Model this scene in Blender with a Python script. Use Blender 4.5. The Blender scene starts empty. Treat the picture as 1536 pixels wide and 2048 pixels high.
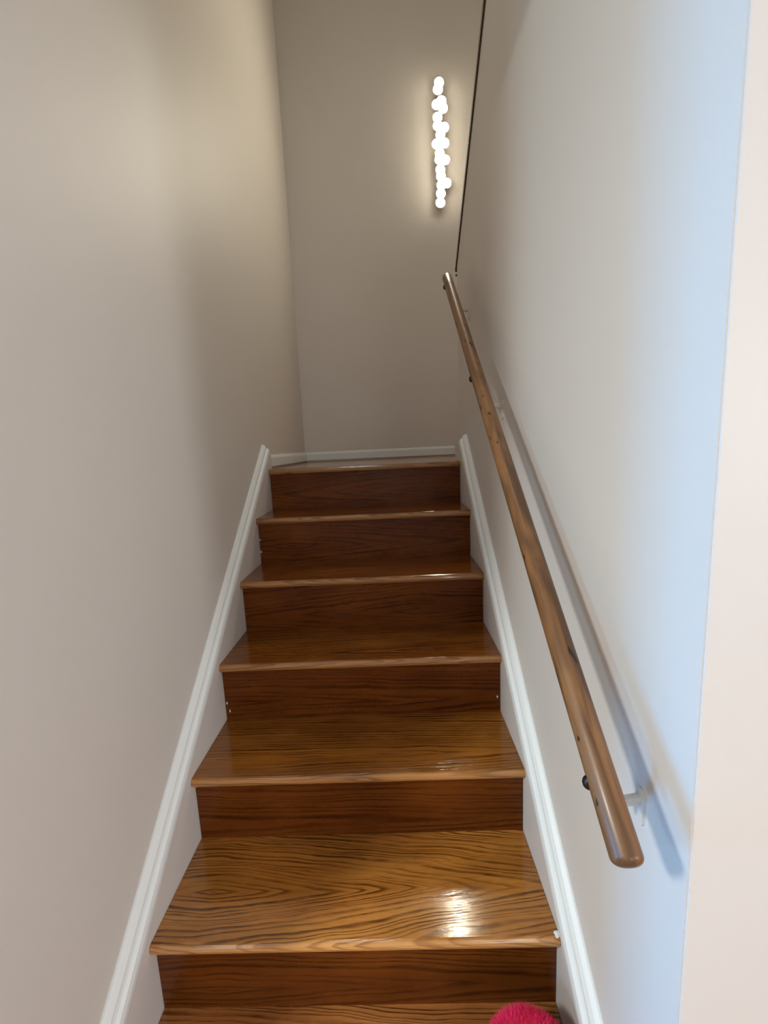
import bpy, bmesh, math, random
from mathutils import Vector, Matrix

# ------------------------------------------------------------------ camera
CZ = 1.593                                   # eye height above the lower floor
scene = bpy.context.scene
cam_d = bpy.data.cameras.new('camera')
cam = bpy.data.objects.new('camera', cam_d)
scene.collection.objects.link(cam)
cam_d.sensor_fit = 'HORIZONTAL'
cam_d.sensor_width = 36.0
cam_d.lens = 19.972
cam_d.clip_start = 0.02
R_ = Vector((0.99884, 0.0156, -0.0455)).normalized()
F_ = Vector((-0.0222, 0.9888, -0.1477)).normalized()
U_ = R_.cross(F_).normalized()
R_ = F_.cross(U_).normalized()
m = Matrix(((R_.x, U_.x, -F_.x, 0), (R_.y, U_.y, -F_.y, 0), (R_.z, U_.z, -F_.z, CZ), (0, 0, 0, 1)))
cam.matrix_world = m
scene.camera = cam

# ------------------------------------------------------------------ view, world
vs = scene.view_settings
vs.view_transform = 'Standard'
vs.look = 'None'
vs.gamma = 1.0
vs.use_curve_mapping = False
vs.exposure = 0.1
w = bpy.data.worlds.new('world')
scene.world = w
w.use_nodes = True
w.node_tree.nodes['Background'].inputs[0].default_value = (0.75, 0.85, 1.0, 1)
w.node_tree.nodes['Background'].inputs[1].default_value = 0.0


def area(name, loc, target, sx, sy, power, color, spread=180):
    d = bpy.data.lights.new(name, 'AREA')
    d.shape = 'RECTANGLE'
    d.size = sx
    d.size_y = sy
    d.energy = power
    d.color = color
    d.spread = math.radians(spread)
    o = bpy.data.objects.new(name, d)
    scene.collection.objects.link(o)
    o.location = loc
    o.rotation_euler = (Vector(target) - Vector(loc)).to_track_quat('-Z', 'Y').to_euler()
    return o


# daylight through the high window on the left of the lower room
area('window_daylight', (-2.62, -1.15, 1.88), (0.3, 0.6, 1.2), 0.45, 0.4, 24, (0.42, 0.74, 1.0))
# cold daylight through the glazed door beside it
area('door_glass_daylight', (-2.62, 0.12, 0.85), (0.3, 0.35, 0.8), 0.35, 1.2, 52, (0.0, 0.40, 1.0))
# ceiling lamp of the lower room
area('room_ceiling_light', (-1.5, -0.45, 2.42), (-1.2, 0.0, 0.0), 0.24, 0.24, 46, (0.93, 0.98, 0.96))
# daylight through the window on the right
area('right_window_daylight', (2.80, -1.85, 1.75), (-0.58, 1.0, 1.1), 0.42, 0.8, 42, (0.93, 0.97, 1.0))
# two unseen soft fills added behind the camera, in front of a solid wall
area('rear_fill', (1.1, -3.1, 1.6), (0.4, 1.0, 1.5), 1.8, 1.3, 40, (1.0, 0.95, 0.92))
area('rear_left_fill', (-1.6, -3.1, 1.7), (0.2, 1.0, 1.5), 0.9, 1.2, 12, (1.0, 0.95, 0.92))
# unseen fill added high in the stairwell to lift the far right wall
area('stairwell_fill', (-0.42, 1.0, 4.3), (0.335, 1.6, 1.9), 0.5, 0.5, 5, (0.80, 0.95, 1.0))


# ------------------------------------------------------------------ helpers
def link(o):
    scene.collection.objects.link(o)
    return o


def new_mesh(name, bm, mat=None, parent=None, smooth=False):
    me = bpy.data.meshes.new(name)
    bmesh.ops.recalc_face_normals(bm, faces=bm.faces)
    bm.to_mesh(me)
    bm.free()
    if mat:
        me.materials.append(mat)
    if smooth:
        for p in me.polygons:
            p.use_smooth = True
    o = link(bpy.data.objects.new(name, me))
    if parent:
        o.parent = parent
    return o


def box(bm, x0, x1, y0, y1, z0, z1, bevel=0.0, seg=2):
    vs_ = [bm.verts.new((x, y, z)) for x in (x0, x1) for y in (y0, y1) for z in (z0, z1)]
    f = [(0, 1, 3, 2), (4, 6, 7, 5), (0, 4, 5, 1), (2, 3, 7, 6), (0, 2, 6, 4), (1, 5, 7, 3)]
    fs = [bm.faces.new([vs_[i] for i in q]) for q in f]
    if bevel:
        es = list({e for q in fs for e in q.edges})
        bmesh.ops.bevel(bm, geom=es, offset=bevel, segments=seg, affect='EDGES', profile=0.5)


def prism(bm, pts, axis_fn, a, b):
    """extrude a closed 2-D outline between the two stations a and b"""
    A = [bm.verts.new(axis_fn(p, a)) for p in pts]
    B = [bm.verts.new(axis_fn(p, b)) for p in pts]
    n = len(pts)
    bm.faces.new(A)
    bm.faces.new(B[::-1])
    for i in range(n):
        bm.faces.new((A[i], B[i], B[(i + 1) % n], A[(i + 1) % n]))


def empty(name, loc=(0, 0, 0)):
    o = link(bpy.data.objects.new(name, None))
    o.empty_display_size = 0.1
    o.location = loc
    return o


def tag(o, label=None, cat=None, group=None, kind=None):
    if label: o['label'] = label
    if cat: o['category'] = cat
    if group: o['group'] = group
    if kind: o['kind'] = kind
    return o


# ------------------------------------------------------------------ materials
class NT:
    def __init__(s, name):
        s.m = bpy.data.materials.new(name)
        s.m.use_nodes = True
        s.t = s.m.node_tree
        s.b = s.t.nodes['Principled BSDF']

    def n(s, kind, **kw):
        nd = s.t.nodes.new(kind)
        for k, v in kw.items():
            if k.startswith('i_'):
                nd.inputs[k[2:]].default_value = v
            else:
                setattr(nd, k, v)
        return nd

    def l(s, a, b):
        s.t.links.new(a, b)

    def math(s, op, a, b=None, c=None):
        nd = s.n('ShaderNodeMath', operation=op)
        for i, v in enumerate((a, b, c)):
            if v is None: continue
            if isinstance(v, (int, float)): nd.inputs[i].default_value = v
            else: s.l(v, nd.inputs[i])
        return nd.outputs[0]

    def mix(s, fac, a, b, blend='MIX'):
        nd = s.n('ShaderNodeMix', data_type='RGBA', blend_type=blend)
        for i, v in ((0, fac), (6, a), (7, b)):
            if isinstance(v, (int, float)): nd.inputs[i].default_value = v
            elif isinstance(v, tuple): nd.inputs[i].default_value = v
            else: s.l(v, nd.inputs[i])
        return nd.outputs[2]

    def ramp(s, fac, stops):
        nd = s.n('ShaderNodeValToRGB')
        el = nd.color_ramp.elements
        while len(el) < len(stops): el.new(0.5)
        for e, (p, c) in zip(el, stops):
            e.position = p
            e.color = c if len(c) == 4 else (*c, 1)
        s.l(fac, nd.inputs[0])
        return nd.outputs[0]

    def noise(s, vec, scale, detail=3, rough=0.5, dist=0.0):
        nd = s.n('ShaderNodeTexNoise', i_Scale=scale, i_Detail=detail, i_Roughness=rough, i_Distortion=dist)
        s.l(vec, nd.inputs['Vector'])
        return nd.outputs[0]

    def mapping(s, vec, loc=(0, 0, 0), scale=(1, 1, 1)):
        nd = s.n('ShaderNodeMapping')
        nd.inputs['Location'].default_value = loc
        nd.inputs['Scale'].default_value = scale
        s.l(vec, nd.inputs['Vector'])
        return nd.outputs[0]


def paint(name, col, rough=0.55, bump=0.25, scale=260, var=0.03):
    s = NT(name)
    co = s.n('ShaderNodeTexCoord').outputs['Object']
    n1 = s.noise(co, scale, 3, 0.6)
    n2 = s.noise(co, 2.3, 3, 0.5)
    c2 = tuple(v * (1 - 2 * var) for v in col)
    s.l(s.mix(n2, (*col, 1), (*c2, 1)), s.b.inputs['Base Color'])
    s.b.inputs['Roughness'].default_value = rough
    s.b.inputs['Specular IOR Level'].default_value = 0.35
    bp = s.n('ShaderNodeBump', i_Strength=bump, i_Distance=0.0006)
    s.l(n1, bp.inputs['Height'])
    s.l(bp.outputs[0], s.b.inputs['Normal'])
    return s.m


def oak(name, seed, y0, z0, tilt, freq=125.0, light=(0.50, 0.215, 0.045), dark=(0.090, 0.028, 0.004),
        contrast=1.0, rough=0.11, coat=0.3, spec=0.5, worn_lit=0.0, face='top', soft=0.0, x0=0.0, stain=0.6, wob=0.010):
    """plain-sawn oak: growth rings round a trunk axis running nearly along X, cut by the board"""
    s = NT(name)
    rnd = random.Random(seed)
    co = s.n('ShaderNodeTexCoord').outputs['Object']
    sx = s.mapping(co, (rnd.uniform(0, 9), rnd.uniform(0, 9), rnd.uniform(0, 9)), (3.2, 13, 13))
    sx2 = s.mapping(co, (rnd.uniform(0, 9), rnd.uniform(0, 9), rnd.uniform(0, 9)), (8, 34, 34))
    w1 = s.math('MULTIPLY', s.math('SUBTRACT', s.noise(sx, 1.0, 2, 0.5), 0.5), wob * 3.2)
    w2 = s.math('MULTIPLY', s.math('SUBTRACT', s.noise(sx2, 1.0, 3, 0.55), 0.5), wob * 0.5)
    sep = s.n('ShaderNodeSeparateXYZ')
    s.l(co, sep.inputs[0])
    across = sep.outputs['Y'] if face == 'top' else sep.outputs['Z']
    depth = sep.outputs['Z'] if face == 'top' else sep.outputs['Y']
    yy = s.math('ADD', s.math('SUBTRACT', across, y0), w1)
    dx = s.math('MULTIPLY', s.math('SUBTRACT', sep.outputs['X'], x0), tilt)
    zz = s.math('ADD', s.math('ADD', depth, z0), dx)
    pw = 1.22
    r = s.math('POWER', s.math('ADD', s.math('POWER', s.math('ABSOLUTE', yy), pw), s.math('POWER', s.math('ABSOLUTE', zz), pw)), 1 / pw)
    r = s.math('ADD', r, w2)
    r = s.math('ADD', r, s.math('MULTIPLY', s.math('SINE', s.math('MULTIPLY', r, 2.3 * freq)), 0.20 / freq))
    r = s.math('ADD', r, s.math('MULTIPLY', s.math('SINE', s.math('MULTIPLY', r, 0.83 * freq)), 0.42 / freq))
    ph = s.math('FRACT', s.math('MULTIPLY', r, freq))
    # early wood: dark porous band with a sharp start and a feathered end
    band = s.ramp(ph, [(0.0, (0.1,) * 3), (0.10 + soft, (1, 1, 1)), (0.28, (0.85,) * 3), (0.50, (0.15,) * 3), (1.0, (0, 0, 0))])
    # band strength varies along the board
    vary = s.ramp(s.noise(s.mapping(co, (seed, 2, 1), (3.0, 14, 14)), 1.4, 4, 0.65), [(0.34, (0.12,) * 3), (0.60, (1, 1, 1))])
    pores = s.ramp(s.noise(s.mapping(co, (1, seed, 3), (28, 620, 620)), 1.0, 2, 0.6), [(0.50, (0, 0, 0)), (0.72, (1, 1, 1))])
    fine = s.noise(s.mapping(co, (3, seed, 3), (9, 240, 240)), 1.0, 3, 0.6)
    fac = s.math('MULTIPLY', s.math('MULTIPLY', band, vary), contrast)
    fac = s.math('ADD', fac, s.math('MULTIPLY', pores, 0.22))
    fac = s.math('ADD', fac, s.math('MULTIPLY', s.math('SUBTRACT', fine, 0.5), 0.5))
    col = s.mix(s.math('MINIMUM', s.math('MAXIMUM', fac, 0.0), 1.0), (*light, 1), (*dark, 1))
    tone = s.ramp(s.noise(s.mapping(co, (seed * 2, 4, 7), (2.2, 11, 11)), 1.0, 3, 0.55), [(0.34, (0, 0, 0)), (0.66, (1, 1, 1))])
    col = s.mix(s.math('MULTIPLY', tone, 0.55), col, s.mix(1.0, col, (0.62, 0.42, 0.22, 1), 'MULTIPLY'))
    blot = s.ramp(s.noise(s.mapping(co, (seed * 3, 1, 7), (3.5, 9, 9)), 1.0, 4, 0.6), [(0.36, (0.62,) * 3), (0.62, (1.08,) * 3)])
    col = s.mix(stain, col, blot, 'MULTIPLY')
    if worn_lit:   # front edge lightened: rubbed finish, plus front light put into the colour
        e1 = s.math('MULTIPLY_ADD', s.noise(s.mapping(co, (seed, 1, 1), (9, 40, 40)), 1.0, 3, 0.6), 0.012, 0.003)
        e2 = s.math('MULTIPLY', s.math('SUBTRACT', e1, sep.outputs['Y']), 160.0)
        e2 = s.math('MULTIPLY', s.math('MINIMUM', s.math('MAXIMUM', e2, 0.0), 1.0), worn_lit)
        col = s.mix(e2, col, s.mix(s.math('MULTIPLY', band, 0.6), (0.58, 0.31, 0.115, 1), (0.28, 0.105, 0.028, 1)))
    s.l(col, s.b.inputs['Base Color'])
    rr = s.ramp(s.noise(s.mapping(co, (2, 5, seed), (8, 20, 20)), 1.0, 3, 0.6), [(0.2, (rough * 0.75,) * 3), (0.8, (rough * 1.6,) * 3)])
    s.l(rr, s.b.inputs['Roughness'])
    s.b.inputs['Specular IOR Level'].default_value = spec
    s.b.inputs['Coat Weight'].default_value = coat
    s.b.inputs['Coat Roughness'].default_value = 0.06
    bp = s.n('ShaderNodeBump', i_Strength=0.35, i_Distance=0.0006)
    h = s.math('ADD', s.math('MULTIPLY', fac, -0.6), s.math('MULTIPLY', s.noise(s.mapping(co, (0, 0, seed), (12, 60, 60)), 1.0, 2), 0.8))
    s.l(h, bp.inputs['Height'])
    s.l(bp.outputs[0], s.b.inputs['Normal'])
    s.l(bp.outputs[0], s.b.inputs['Coat Normal'])
    return s.m


M_wall = paint('wall_paint', (0.66, 0.61, 0.56), 0.5)
M_trim = paint('trim_paint', (0.76, 0.775, 0.76), 0.4, 0.12, 160)
M_skirt = paint('skirt_paint', (0.66, 0.61, 0.57), 0.42, 0.25, 120)
M_ceil = paint('ceiling_paint', (0.72, 0.70, 0.66), 0.8)
M_floor = oak('floor_oak', 77, 0.3, 0.25, 0.1, 90)
M_cap = oak('dark_stained_oak', 78, 0.3, 0.1, 0.1, 90, light=(0.06, 0.028, 0.012), dark=(0.02, 0.009, 0.004))

# ------------------------------------------------------------------ numbers
XL, XR = -0.5586, 0.3095                     # faces of the skirt boards
WL, WR = -0.580, 0.335                       # wall faces
Y = [0.2762, 0.5117, 0.7473, 0.9846, 1.2188, 1.4558, 1.6926, 1.9249]      # nosings
Z = [-1.4034, -1.2134, -1.0234, -0.8315, -0.6385, -0.4498, -0.2587, -0.0712]
RZ = [0.2980, 0.5337, 0.7686, 1.0049, 1.2372, 1.4772, 1.7135, 1.9448]      # riser faces
Z = [z + CZ for z in Z]
TH = 0.0267
BACK = 2.905
LZ = Z[-1]
XE = 1.25                                    # far wall of the landing
TOP = 4.9
ROOMTOP = 2.47
SL = 0.8137                                  # slope of the flight
yz = lambda p, x: (x, p[0], p[1])

# ------------------------------------------------------------------ setting
def struct(name, bm, mat, parent=None, smooth=False):
    o = new_mesh(name, bm, mat, parent, smooth)
    o['kind'] = 'structure'
    return o


bm = bmesh.new(); box(bm, -2.8, 3.0, -3.3, 0.30, -0.05, 0.0)
struct('floor', bm, M_floor)

bm = bmesh.new(); box(bm, WL - 0.12, WL, 0.43, BACK, -0.05, TOP, 0.004)
struct('wall_left', bm, M_wall)
bm = bmesh.new(); box(bm, WL - 0.12, XE + 0.12, BACK, BACK + 0.12, -0.05, TOP)
struct('wall_back', bm, M_wall)
bm = bmesh.new(); box(bm, XE, XE + 0.12, 0.57, BACK, -0.05, TOP)
struct('wall_right_outer', bm, M_wall)

# partition between the two flights: top follows the upper flight
PY0, PY1 = 0.446, 2.085
capz = lambda y: CZ + 0.775 + (2.113 - y) * 0.79
bm = bmesh.new()
prism(bm, [(PY0, -0.05), (PY1, -0.05), (PY1, capz(PY1)), (PY0, capz(PY0))], yz, WR, WR + 0.12)
es = [e for e in bm.edges if abs(e.verts[0].co.x - e.verts[1].co.x) < 1e-5 and abs(e.verts[0].co.y - e.verts[1].co.y) < 1e-5
      and e.verts[0].co.x < WR + 0.01]
bmesh.ops.bevel(bm, geom=es, offset=0.0022, segments=2, affect='EDGES')
wall_right = struct('wall_right', bm, M_wall)
bm = bmesh.new()
# dark wooden cap on the sloping top of the partition
ca, cb = 0.47, 2.10
dn = Vector((0, 0.79, 1)).normalized()
def cap_pt(p, y): return (p[0], y + dn.y * p[1], capz(y) + dn.z * p[1])
prism(bm, [(WR - 0.006, -0.003), (WR + 0.125, -0.003), (WR + 0.125, 0.018), (WR - 0.003, 0.018), (WR - 0.006, 0.015)],
      cap_pt, ca, cb)
o = new_mesh('wood_cap', bm, M_cap, wall_right)
o['label'] = 'thin dark brown wooden capping along the sloping wall edge'
# small dark end of the capping
bm = bmesh.new(); bmesh.ops.create_icosphere(bm, subdivisions=2, radius=0.006, matrix=Matrix.Translation((WR + 0.001, 2.105, capz(2.113) - 0.003)))
new_mesh('cap_end', bm, M_cap, wall_right, True)

bm = bmesh.new(); box(bm, WR + 0.12, 3.0, PY0, PY0 + 0.12, -0.05, ROOMTOP)
struct('wall_front', bm, M_wall)
bm = bmesh.new(); box(bm, -2.8, WL - 0.12, 0.43, 0.55, -0.05, ROOMTOP)
struct('wall_front_left', bm, M_wall)
# window walls of the lower room: openings with daylight behind
def wall_with_hole(name, axis, c, t, a0, a1, z0, z1, h):
    bm = bmesh.new()
    for (u0, u1, v0, v1) in ((a0, h[0], z0, z1), (h[1], a1, z0, z1), (h[0], h[1], z0, h[2]), (h[0], h[1], h[3], z1)):
        if axis == 'x': box(bm, c, c + t, u0, u1, v0, v1)
        else: box(bm, u0, u1, c, c + t, v0, v1)
    return struct(name, bm, M_wall)
wall_with_hole('wall_room_left', 'x', -2.8, 0.12, -3.3, 0.43, -0.05, ROOMTOP, (-1.45, -0.85, 1.60, 2.15))
wall_with_hole('wall_room_right', 'x', 2.88, 0.12, -3.3, 0.43, -0.05, ROOMTOP, (-2.6, -1.0, 0.8, 2.1))
bm = bmesh.new(); box(bm, -2.68, 2.88, -3.3, -3.18, -0.05, ROOMTOP)
struct('wall_room_rear', bm, M_wall)
bm = bmesh.new(); box(bm, -2.8, 3.0, -3.3, 0.36, ROOMTOP, ROOMTOP + 0.25)
struct('ceiling', bm, M_ceil)
bm = bmesh.new(); box(bm, WL - 0.12, XE + 0.12, 0.24, 0.36, ROOMTOP + 0.25, TOP)
struct('wall_stairwell_front', bm, M_wall)
bm = bmesh.new(); box(bm, WL - 0.12, XE + 0.12, 0.24, BACK + 0.12, TOP, TOP + 0.1)
struct('ceiling_stairwell', bm, M_ceil)

# baseboards of the landing
def baseboard(name, pts):
    """board section swept between two points; normal points to the room"""
    (x0, y0), (x1, y1) = pts
    d = Vector((x1 - x0, y1 - y0, 0)).normalized()
    n = Vector((d.y, -d.x, 0))
    bm = bmesh.new()
    prof = [(0, 0.011), (0.012, 0.011), (0.012, 0.052), (0.008, 0.062), (0.004, 0.066), (0, 0.066)]
    f = lambda p, s: ((x0, x1)[s] + n.x * p[0], (y0, y1)[s] + n.y * p[0], LZ + p[1])
    prism(bm, prof, f, 0, 1)
    return struct(name, bm, M_trim)
baseboard('baseboard_left', ((WL, 1.995), (WL, BACK)))
baseboard('baseboard_back', ((WL, BACK), (XE, BACK)))

# sloping skirt boards with their white moulding
def skirt(name, side, xw, xf, y_top, z_top, slope, y_end, flat, caph):
    line = lambda y: z_top + CZ - (y_top - y) * slope
    ya = 0.47
    pts = [(ya, 0.0), (ya, line(ya)), (y_top, line(y_top))]
    if flat: pts += [(y_end, z_top + CZ - 0.008), (y_end, LZ - 0.25)]
    else: pts += [(y_end, line(y_top) - 0.012), (y_end, LZ - 0.25)]
    pts += [(0.62, 0.0)]
    bm = bmesh.new(); prism(bm, pts, yz, xw, xf)
    sk = struct(name, bm, M_skirt)
    # moulding: bead, groove and a sloping upper band, swept along the slope
    n = Vector((0, -slope, 1)).normalized()
    t = Vector((0, 1, slope)).normalized()
    W = abs(xf - xw); sg = 1 if xf > xw else -1
    h = caph
    prof = [(0, -0.004), (W + 0.004, -0.004), (W + 0.0055, 0.0), (W + 0.0055, h * 0.22), (W + 0.003, h * 0.42), (W - 0.003, h * 0.52), (W - 0.007, h * 0.535), (W - 0.008, h * 0.60),
            (W - 0.006, h * 0.62), (W - 0.007, h * 0.74), (W - 0.013, h * 0.90), (0.004, h), (0, h)]
    def f(p, s):
        base = Vector((0, ya, line(ya))) if s == 0 else Vector((0, y_top, line(y_top)))
        v = base + n * p[1]
        return (xw + sg * p[0], v.y, v.z)
    bm = bmesh.new(); prism(bm, prof, f, 0, 1)
    c = new_mesh('cap_moulding', bm, M_trim, sk)
    c['label'] = 'white painted moulding along the top of the sloping board'
    return sk
skirt('trim_1', 'left', WL, XL, 1.9645, 0.0051, 0.8137, 1.993, False, 0.047)
skirt('trim_2', 'right', WR, XR, 1.9304, 0.0058, 0.8460, 2.079, True, 0.052)

# ------------------------------------------------------------------ staircase
stair = empty('staircase', (0, Y[0], 0))
tag(stair, 'glossy red-brown oak staircase climbing between two painted walls', 'staircase')
def child_local(o):
    o.parent = stair
    o.matrix_parent_inverse = Matrix.Identity(4)
    return o

# look of every board: seed, y0 (offset from nosing), z0, tilt, x0
tread_look = [dict(y0=0.10, z0=0.12, tilt=0.10), dict(y0=0.02, z0=0.05, tilt=0.08),
              dict(y0=0.115, z0=0.0, tilt=0.133, x0=-0.47, freq=118, wob=0.013),
              dict(y0=0.075, z0=0.0, tilt=0.045, x0=-0.40, freq=120, wob=0.009),
              dict(y0=0.06, z0=0.0, tilt=-0.07, x0=0.35, freq=120, wob=0.008),
              dict(y0=0.10, z0=0.05, tilt=0.08), dict(y0=0.10, z0=0.05, tilt=0.06), dict(y0=0.05, z0=0.04, tilt=0.05)]
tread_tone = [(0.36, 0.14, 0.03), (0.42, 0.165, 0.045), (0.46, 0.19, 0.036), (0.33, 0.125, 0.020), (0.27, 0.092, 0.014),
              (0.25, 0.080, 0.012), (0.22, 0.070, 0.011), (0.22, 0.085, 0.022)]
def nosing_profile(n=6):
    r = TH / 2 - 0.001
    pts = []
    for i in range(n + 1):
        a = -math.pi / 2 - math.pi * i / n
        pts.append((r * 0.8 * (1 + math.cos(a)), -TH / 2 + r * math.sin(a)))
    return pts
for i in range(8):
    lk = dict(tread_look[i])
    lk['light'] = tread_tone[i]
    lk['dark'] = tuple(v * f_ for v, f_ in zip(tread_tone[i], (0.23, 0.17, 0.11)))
    mt = oak('tread_oak_%d' % i, 11 + i * 7, worn_lit=(0.45, 0.5, 0.6, 0.45, 0.4, 0.35, 0.35, 0.3)[i], **lk)
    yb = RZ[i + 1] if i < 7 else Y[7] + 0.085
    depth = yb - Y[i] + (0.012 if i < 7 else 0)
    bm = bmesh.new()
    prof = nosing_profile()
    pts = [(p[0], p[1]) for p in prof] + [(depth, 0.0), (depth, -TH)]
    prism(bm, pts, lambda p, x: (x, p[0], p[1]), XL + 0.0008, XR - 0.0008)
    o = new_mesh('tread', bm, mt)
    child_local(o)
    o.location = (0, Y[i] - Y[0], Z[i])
# chips and drips of wall paint and a nail hole left on the wood
M_hole = NT('nail_hole'); M_hole.b.inputs['Base Color'].default_value = (0.015, 0.006, 0.003, 1); M_hole = M_hole.m
def fleck(name, mat, x, y, z, r, sx_=1, sy_=1, sz_=1, seed=0):
    rn = random.Random(seed)
    bm = bmesh.new(); bmesh.ops.create_icosphere(bm, subdivisions=2, radius=r)
    for v in bm.verts:
        v.co = Vector((v.co.x * sx_, v.co.y * sy_, v.co.z * sz_)) * rn.uniform(0.75, 1.25)
    o = new_mesh(name, bm, mat); child_local(o); o.location = (x, y - Y[0], z)
fleck('paint_chip', M_trim, XR - 0.005, 0.759, Z[2] - 0.001, 0.006, 1.0, 1.3, 0.5, 1)
for k_, (x_, i_, f_) in enumerate(((XL + 0.006, 4, 0.35), (XL + 0.013, 4, 0.18), (XR - 0.010, 4, 0.30), (XL + 0.004, 6, 0.3), (XL + 0.004, 6, 0.62))):
    fleck('paint_chip', M_trim, x_, RZ[i_], Z[i_ - 1] + 0.16 * f_, 0.0028, 0.7, 0.3, 1.6, 10 + k_)
fleck('nail_hole', M_hole, -0.176, RZ[3], Z[3] - 0.037, 0.0034, 1.5, 0.2, 0.8, 3)
riser_look = [dict(y0=0.02, z0=0.05, tilt=0.05), dict(y0=0.08, z0=0.05, tilt=0.06), dict(y0=0.05, z0=0.03, tilt=0.07),
              dict(y0=0.04, z0=0.06, tilt=0.03), dict(y0=0.05, z0=0.03, tilt=0.05), dict(y0=0.05, z0=0.01, tilt=0.09, x0=0.2),
              dict(y0=0.07, z0=0.02, tilt=0.09, x0=-0.2), dict(y0=0.07, z0=0.006, tilt=0.10, x0=0.18)]
for i in range(8):
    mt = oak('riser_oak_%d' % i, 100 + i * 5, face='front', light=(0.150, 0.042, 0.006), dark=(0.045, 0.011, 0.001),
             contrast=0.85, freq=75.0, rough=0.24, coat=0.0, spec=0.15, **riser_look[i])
    z0 = Z[i - 1] if i else 0.0
    z1 = Z[i] - TH + 0.004
    bm = bmesh.new()
    box(bm, XL + 0.001, XR - 0.001, 0, 0.018, 0, z1 - z0)
    o = new_mesh('riser', bm, mt)
    child_local(o)
    o.location = (0, RZ[i] - Y[0], z0)
# landing boards behind the nosing
M_land = [oak('landing_oak_%d' % k, 300 + k, y0=0.02 + 0.02 * k, z0=0.05, tilt=0.05) for k in range(3)]
land_bm = bmesh.new(); box(land_bm, WL, XE, 2.012, BACK, LZ - 0.16, LZ - 0.020)
land = struct('floor_landing', land_bm, M_cap)
yy = Y[7] + 0.0865
k = 0
while yy < BACK - 0.002:
    y2 = min(yy + 0.081, BACK)
    bm = bmesh.new()
    xr = XE if yy > PY1 else XR - 0.001
    xl = WL if yy > 1.99 else XL + 0.001
    box(bm, xl, xr, yy + 0.0005, y2 - 0.0005, -0.019, 0.0, 0.0012, 1)
    o = new_mesh('floor_plank', bm, M_land[k % 3], land)
    o.location = (0, 0, LZ)
    yy = y2; k += 1

# ------------------------------------------------------------------ handrail
RA = Vector((0.25, 0.4290, -0.4760 + CZ))        # centre of the lower rounded end
RB = Vector((0.25, 1.8000, 0.6520 + CZ))
RR = 0.0185
def rail_mat():
    s = NT('handrail_oak')
    co = s.n('ShaderNodeTexCoord').outputs['Object']
    big = s.ramp(s.noise(s.mapping(co, (2.1, 4.4, 0.5), (34, 34, 5.5)), 1.0, 2, 0.45, 0.6), [(0.40, (0, 0, 0)), (0.56, (1, 1, 1))])
    fine = s.noise(s.mapping(co, (0, 0, 0), (320, 320, 14)), 1.0, 4, 0.65)
    strk = s.ramp(s.noise(s.mapping(co, (5, 1, 0), (120, 120, 9)), 1.0, 3, 0.6), [(0.48, (0, 0, 0)), (0.70, (1, 1, 1))])
    c = s.mix(big, (0.070, 0.025, 0.007, 1), (0.21, 0.088, 0.027, 1))
    c = s.mix(s.math('MULTIPLY', strk, 0.45), c, (0.07, 0.026, 0.010, 1))
    c = s.mix(s.math('MULTIPLY', fine, 0.35), c, (0.26, 0.15, 0.075, 1))
    dents = s.ramp(s.noise(s.mapping(co, (3, 8, 1), (75, 75, 38)), 1.0, 1, 0.3), [(0.715, (0, 0, 0)), (0.75, (1, 1, 1))])
    c = s.mix(dents, c, (0.03, 0.012, 0.006, 1))
    s.l(c, s.b.inputs['Base Color'])
    s.b.inputs['Roughness'].default_value = 0.4
    s.b.inputs['Specular IOR Level'].default_value = 0.3
    s.b.inputs['Coat Weight'].default_value = 0.15
    s.b.inputs['Coat Roughness'].default_value = 0.2
    bp = s.n('ShaderNodeBump', i_Strength=0.3, i_Distance=0.0006)
    s.l(fine, bp.inputs['Height']); s.l(bp.outputs[0], s.b.inputs['Normal'])
    return s.m
def lathe(bm, prof, seg=32):
    """prof: (radius, z) along local Z"""
    rings = []
    for r, z in prof:
        if r < 1e-5: rings.append([bm.verts.new((0, 0, z))])
        else: rings.append([bm.verts.new((r * math.cos(2 * math.pi * j / seg), r * math.sin(2 * math.pi * j / seg), z)) for j in range(seg)])
    for a, b in zip(rings, rings[1:]):
        for j in range(seg):
            q = [a[j % len(a)], a[(j + 1) % len(a)] if len(a) > 1 else None, b[(j + 1) % len(b)] if len(b) > 1 else None, b[j % len(b)]]
            q = [v for v in q if v is not None]
            if len(set(q)) > 2: bm.faces.new(q)
rail = empty('handrail', RA)
tag(rail, 'round timeworn brown wooden handrail sloping up along the right wall', 'handrail')
dirv = (RB - RA); L = dirv.length; dirv.normalize()
q = dirv.to_track_quat('Z', 'X')
bm = bmesh.new()
prof = []
for i in range(8):
    a = math.pi / 2 * i / 7
    prof.append((RR * (math.sin(a) ** 0.8) if i else 0.0, -RR * 0.55 * math.cos(a)))
prof += [(RR, L * j / 20) for j in range(1, 21)]
for i in range(1, 6):
    a = math.pi / 2 * i / 5
    prof.append((RR * math.cos(a) if i < 5 else 0.0, L + RR * 0.35 * math.sin(a)))
lathe(bm, prof)
pole = new_mesh('rail_pole', bm, rail_mat(), rail, True)
pole.rotation_mode = 'QUATERNION'; pole.rotation_quaternion = q
M_dark = NT('dark_screw_metal'); M_dark.b.inputs['Base Color'].default_value = (0.03, 0.018, 0.012, 1)
M_dark.b.inputs['Metallic'].default_value = 0.7; M_dark.b.inputs['Roughness'].default_value = 0.4
M_dark = M_dark.m

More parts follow.
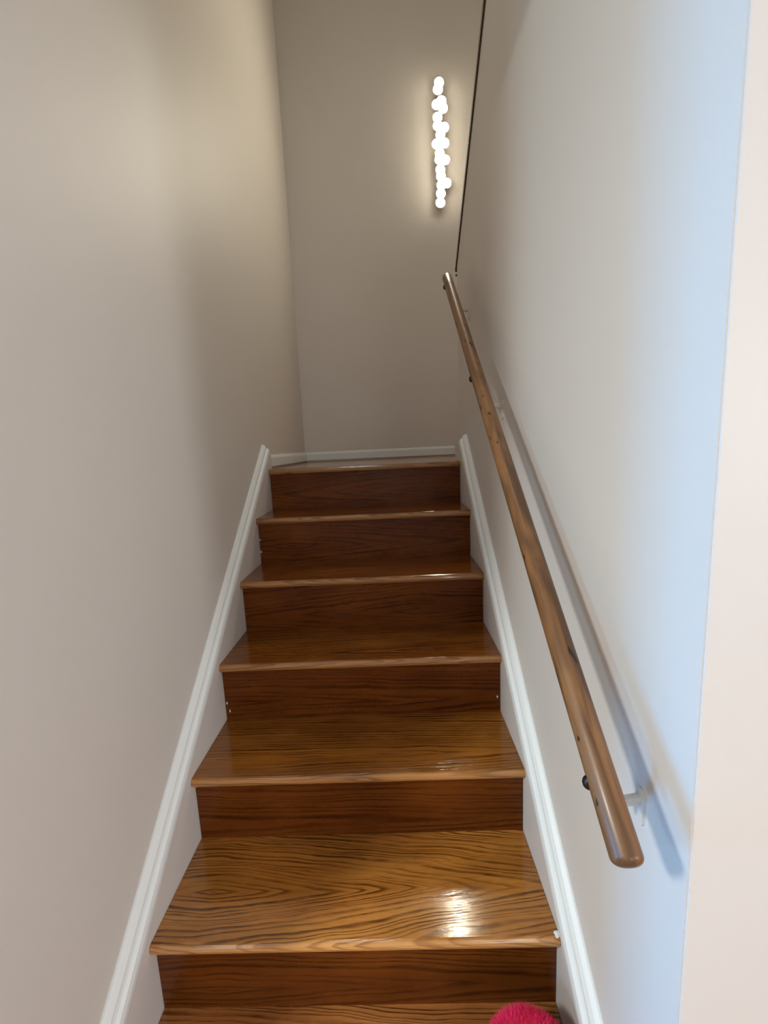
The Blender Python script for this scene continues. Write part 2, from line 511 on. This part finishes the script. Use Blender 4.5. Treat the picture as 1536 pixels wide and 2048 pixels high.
def tube(bm, pts, r, seg=10):
    prev = None
    ups = Vector((0, 0, 1))
    for i, p in enumerate(pts):
        a = pts[max(0, i - 1)]; b = pts[min(len(pts) - 1, i + 1)]
        t = (Vector(b) - Vector(a)).normalized()
        u = t.cross(Vector((0, 1, 0.01))).normalized(); v = t.cross(u)
        rr = r[i] if isinstance(r, (list, tuple)) else r
        ring = [bm.verts.new(Vector(p) + u * rr * math.cos(2 * math.pi * j / seg) + v * rr * math.sin(2 * math.pi * j / seg)) for j in range(seg)]
        if prev:
            for j in range(seg): bm.faces.new((prev[j], prev[(j + 1) % seg], ring[(j + 1) % seg], ring[j]))
        else: bm.faces.new(ring[::-1])
        prev = ring
    bm.faces.new(prev)
nrm = Vector((0, -dirv.z, dirv.y))           # up, square to the rail
for by in (0.487, 1.235, 1.745):
    s_ = (by - RA.y) / dirv.y
    C = RA + dirv * s_
    o_rel = C - RA
    under = C - nrm * (RR + 0.001)
    bm = bmesh.new()
    # tall narrow wall plate and the arm curving up under the rail
    py, pz = C.y + 0.055, C.z - 0.090
    outl = [(0.010 * math.cos(t_), (0.018 if math.sin(t_) > 0 else -0.018) + 0.010 * math.sin(t_)) for t_ in [2 * math.pi * j / 16 for j in range(16)]]
    prism(bm, outl, lambda p, x: (x, py + p[0], pz + p[1]), WR - 0.005, WR + 0.001)
    arm = []
    P0 = Vector((WR - 0.003, py, pz + 0.012)); P1 = Vector((WR - 0.045, py, pz + 0.006)); P2 = Vector((0.252, C.y + 0.02, pz + 0.035)); P3 = under
    for j in range(11):
        t = j / 10
        arm.append(P0 * (1 - t) ** 3 + P1 * 3 * t * (1 - t) ** 2 + P2 * 3 * t * t * (1 - t) + P3 * t ** 3)
    tube(bm, arm, [0.0075 - 0.002 * j / 10 for j in range(11)])
    for v in bm.verts: v.co -= RA
    br = new_mesh('rail_bracket', bm, M_wall, rail)
    br['label'] = 'bracket painted over in the wall colour'
    # saddle under the rail with its dark screw head
    bm = bmesh.new()
    bmesh.ops.create_cube(bm, size=1)
    for v in bm.verts:
        v.co = Vector((v.co.x * 0.020, v.co.y * 0.004, v.co.z * 0.050))
    bmesh.ops.bevel(bm, geom=list(bm.edges), offset=0.0012, segments=1, affect='EDGES')
    sd = new_mesh('bracket_saddle', bm, M_dark, br)
    sd.location = o_rel - nrm * (RR + 0.0005)
    sd.rotation_mode = 'QUATERNION'; sd.rotation_quaternion = q
    bm = bmesh.new(); bmesh.ops.create_icosphere(bm, subdivisions=2, radius=0.0075)
    for v in bm.verts: v.co.z *= 1.3
    sc_ = new_mesh('screw', bm, M_dark, br, True)
    sc_.location = o_rel - nrm * 0.008 + Vector((-RR * 0.84, 0, 0))

# ------------------------------------------------------------------ wall light
LAMP = [(0.376, 2.108), (0.369, 2.073), (0.388, 2.013), (0.359, 1.992), (0.396, 1.974), (0.363, 1.925), (0.364, 1.884),
        (0.402, 1.876), (0.378, 1.836), (0.353, 1.783), (0.4, 1.788), (0.372, 1.737), (0.368, 1.701), (0.403, 1.699),
        (0.373, 1.647), (0.375, 1.607), (0.377, 1.562), (0.409, 1.571), (0.372, 1.513), (0.368, 1.462)]
s = NT('lamp_glow'); s.b.inputs['Base Color'].default_value = (1, 0.95, 0.85, 1)
s.b.inputs['Emission Color'].default_value = (1.0, 0.91, 0.71, 1); s.b.inputs['Emission Strength'].default_value = 116.0
M_glow = s.m
s = NT('lamp_metal'); s.b.inputs['Base Color'].default_value = (0.55, 0.50, 0.43, 1); s.b.inputs['Metallic'].default_value = 0.6
s.b.inputs['Roughness'].default_value = 0.4
M_lm = s.m
lamp = empty('wall_light', (0.377, BACK, 1.793 + CZ))
tag(lamp, 'tall narrow wall light of glowing white bulbs on the back wall', 'wall light')
bm = bmesh.new(); box(bm, -0.012, 0.012, -0.014, -0.001, -0.33, 0.33, 0.004)
new_mesh('back_plate', bm, M_lm, lamp)
bulb_me = None
for (x, z) in LAMP:
    if bulb_me is None:
        bm = bmesh.new()
        rb = 0.0278
        prof = [(rb * 0.99, 0.0)] + [(rb * math.cos(a) if a < 1.55 else 0, -0.002 - 0.009 * math.sin(a)) for a in [math.pi / 2 * j / 4 for j in range(5)]]
        lathe(bm, prof, 20)
        bmesh.ops.rotate(bm, verts=bm.verts, cent=(0, 0, 0), matrix=Matrix.Rotation(-math.pi / 2, 3, 'X'))
        o = new_mesh('bulb', bm, M_glow, lamp, True); bulb_me = o.data
        bm = bmesh.new()
        lathe(bm, [(0, 0.020), (0.008, 0.020), (0.012, 0.010), (rb + 0.0004, 0.002), (rb + 0.0004, -0.002), (rb - 0.0001, -0.002), (rb - 0.0001, 0.0), (0, 0.0)], 20)
        bmesh.ops.rotate(bm, verts=bm.verts, cent=(0, 0, 0), matrix=Matrix.Rotation(-math.pi / 2, 3, 'X'))
        bmesh.ops.recalc_face_normals(bm, faces=bm.faces)
        sk_me = bpy.data.meshes.new('bulb_socket'); bm.to_mesh(sk_me); bm.free(); sk_me.materials.append(M_lm)
    else:
        o = link(bpy.data.objects.new('bulb', bulb_me)); o.parent = lamp
    o.location = (x - 0.377, -0.030 - random.Random(int(x * 1e4 + z * 1e3)).uniform(0, 0.012), z - 1.785)
    so = link(bpy.data.objects.new('bulb_socket', sk_me)); so.parent = o; so.location = (0, 0.0, 0)
    # stalk back to the plate
# ------------------------------------------------------------------ pink plush ball
s = NT('pink_plush')
co = s.n('ShaderNodeTexCoord').outputs['Object']
s.l(s.ramp(s.noise(co, 16, 3, 0.6), [(0.3, (0.62, 0.004, 0.045)), (0.7, (0.85, 0.03, 0.16))]), s.b.inputs['Base Color'])
s.b.inputs['Roughness'].default_value = 0.9
M_pink = s.m
BR = 0.083
ball = empty('plush_ball', (0.205, 0.605, Z[1]))
tag(ball, 'fluffy bright pink ball on the lowest visible step, cut off by the picture edge', 'ball')
bm = bmesh.new(); bmesh.ops.create_icosphere(bm, subdivisions=4, radius=BR, matrix=Matrix.Translation((0, 0, BR + 0.004)))
new_mesh('ball_body', bm, M_pink, ball, True)
rnd = random.Random(5)
bm = bmesh.new()
for i in range(14000):
    v = Vector((rnd.gauss(0, 1), rnd.gauss(0, 1), rnd.gauss(0, 1))).normalized()
    c = Vector((0, 0, BR + 0.004))
    ln = rnd.uniform(0.007, 0.015)
    b = c + v * (BR - 0.001)
    sd = v.cross(Vector((rnd.uniform(-1, 1), rnd.uniform(-1, 1), rnd.uniform(-1, 1)))).normalized()
    t = b + v * ln + sd * rnd.uniform(0, 0.006)
    if t.z < 0.0005 or c.y + t.y > 0.16: continue
    u = sd * 0.0006
    a1 = bm.verts.new(b + u); a2 = bm.verts.new(b - u); a3 = bm.verts.new(t)
    bm.faces.new((a1, a2, a3))
me = bpy.data.meshes.new('fluff'); bm.to_mesh(me); bm.free(); me.materials.append(M_pink)
fl = link(bpy.data.objects.new('fluff', me)); fl.parent = ball; fl['kind'] = 'stuff'
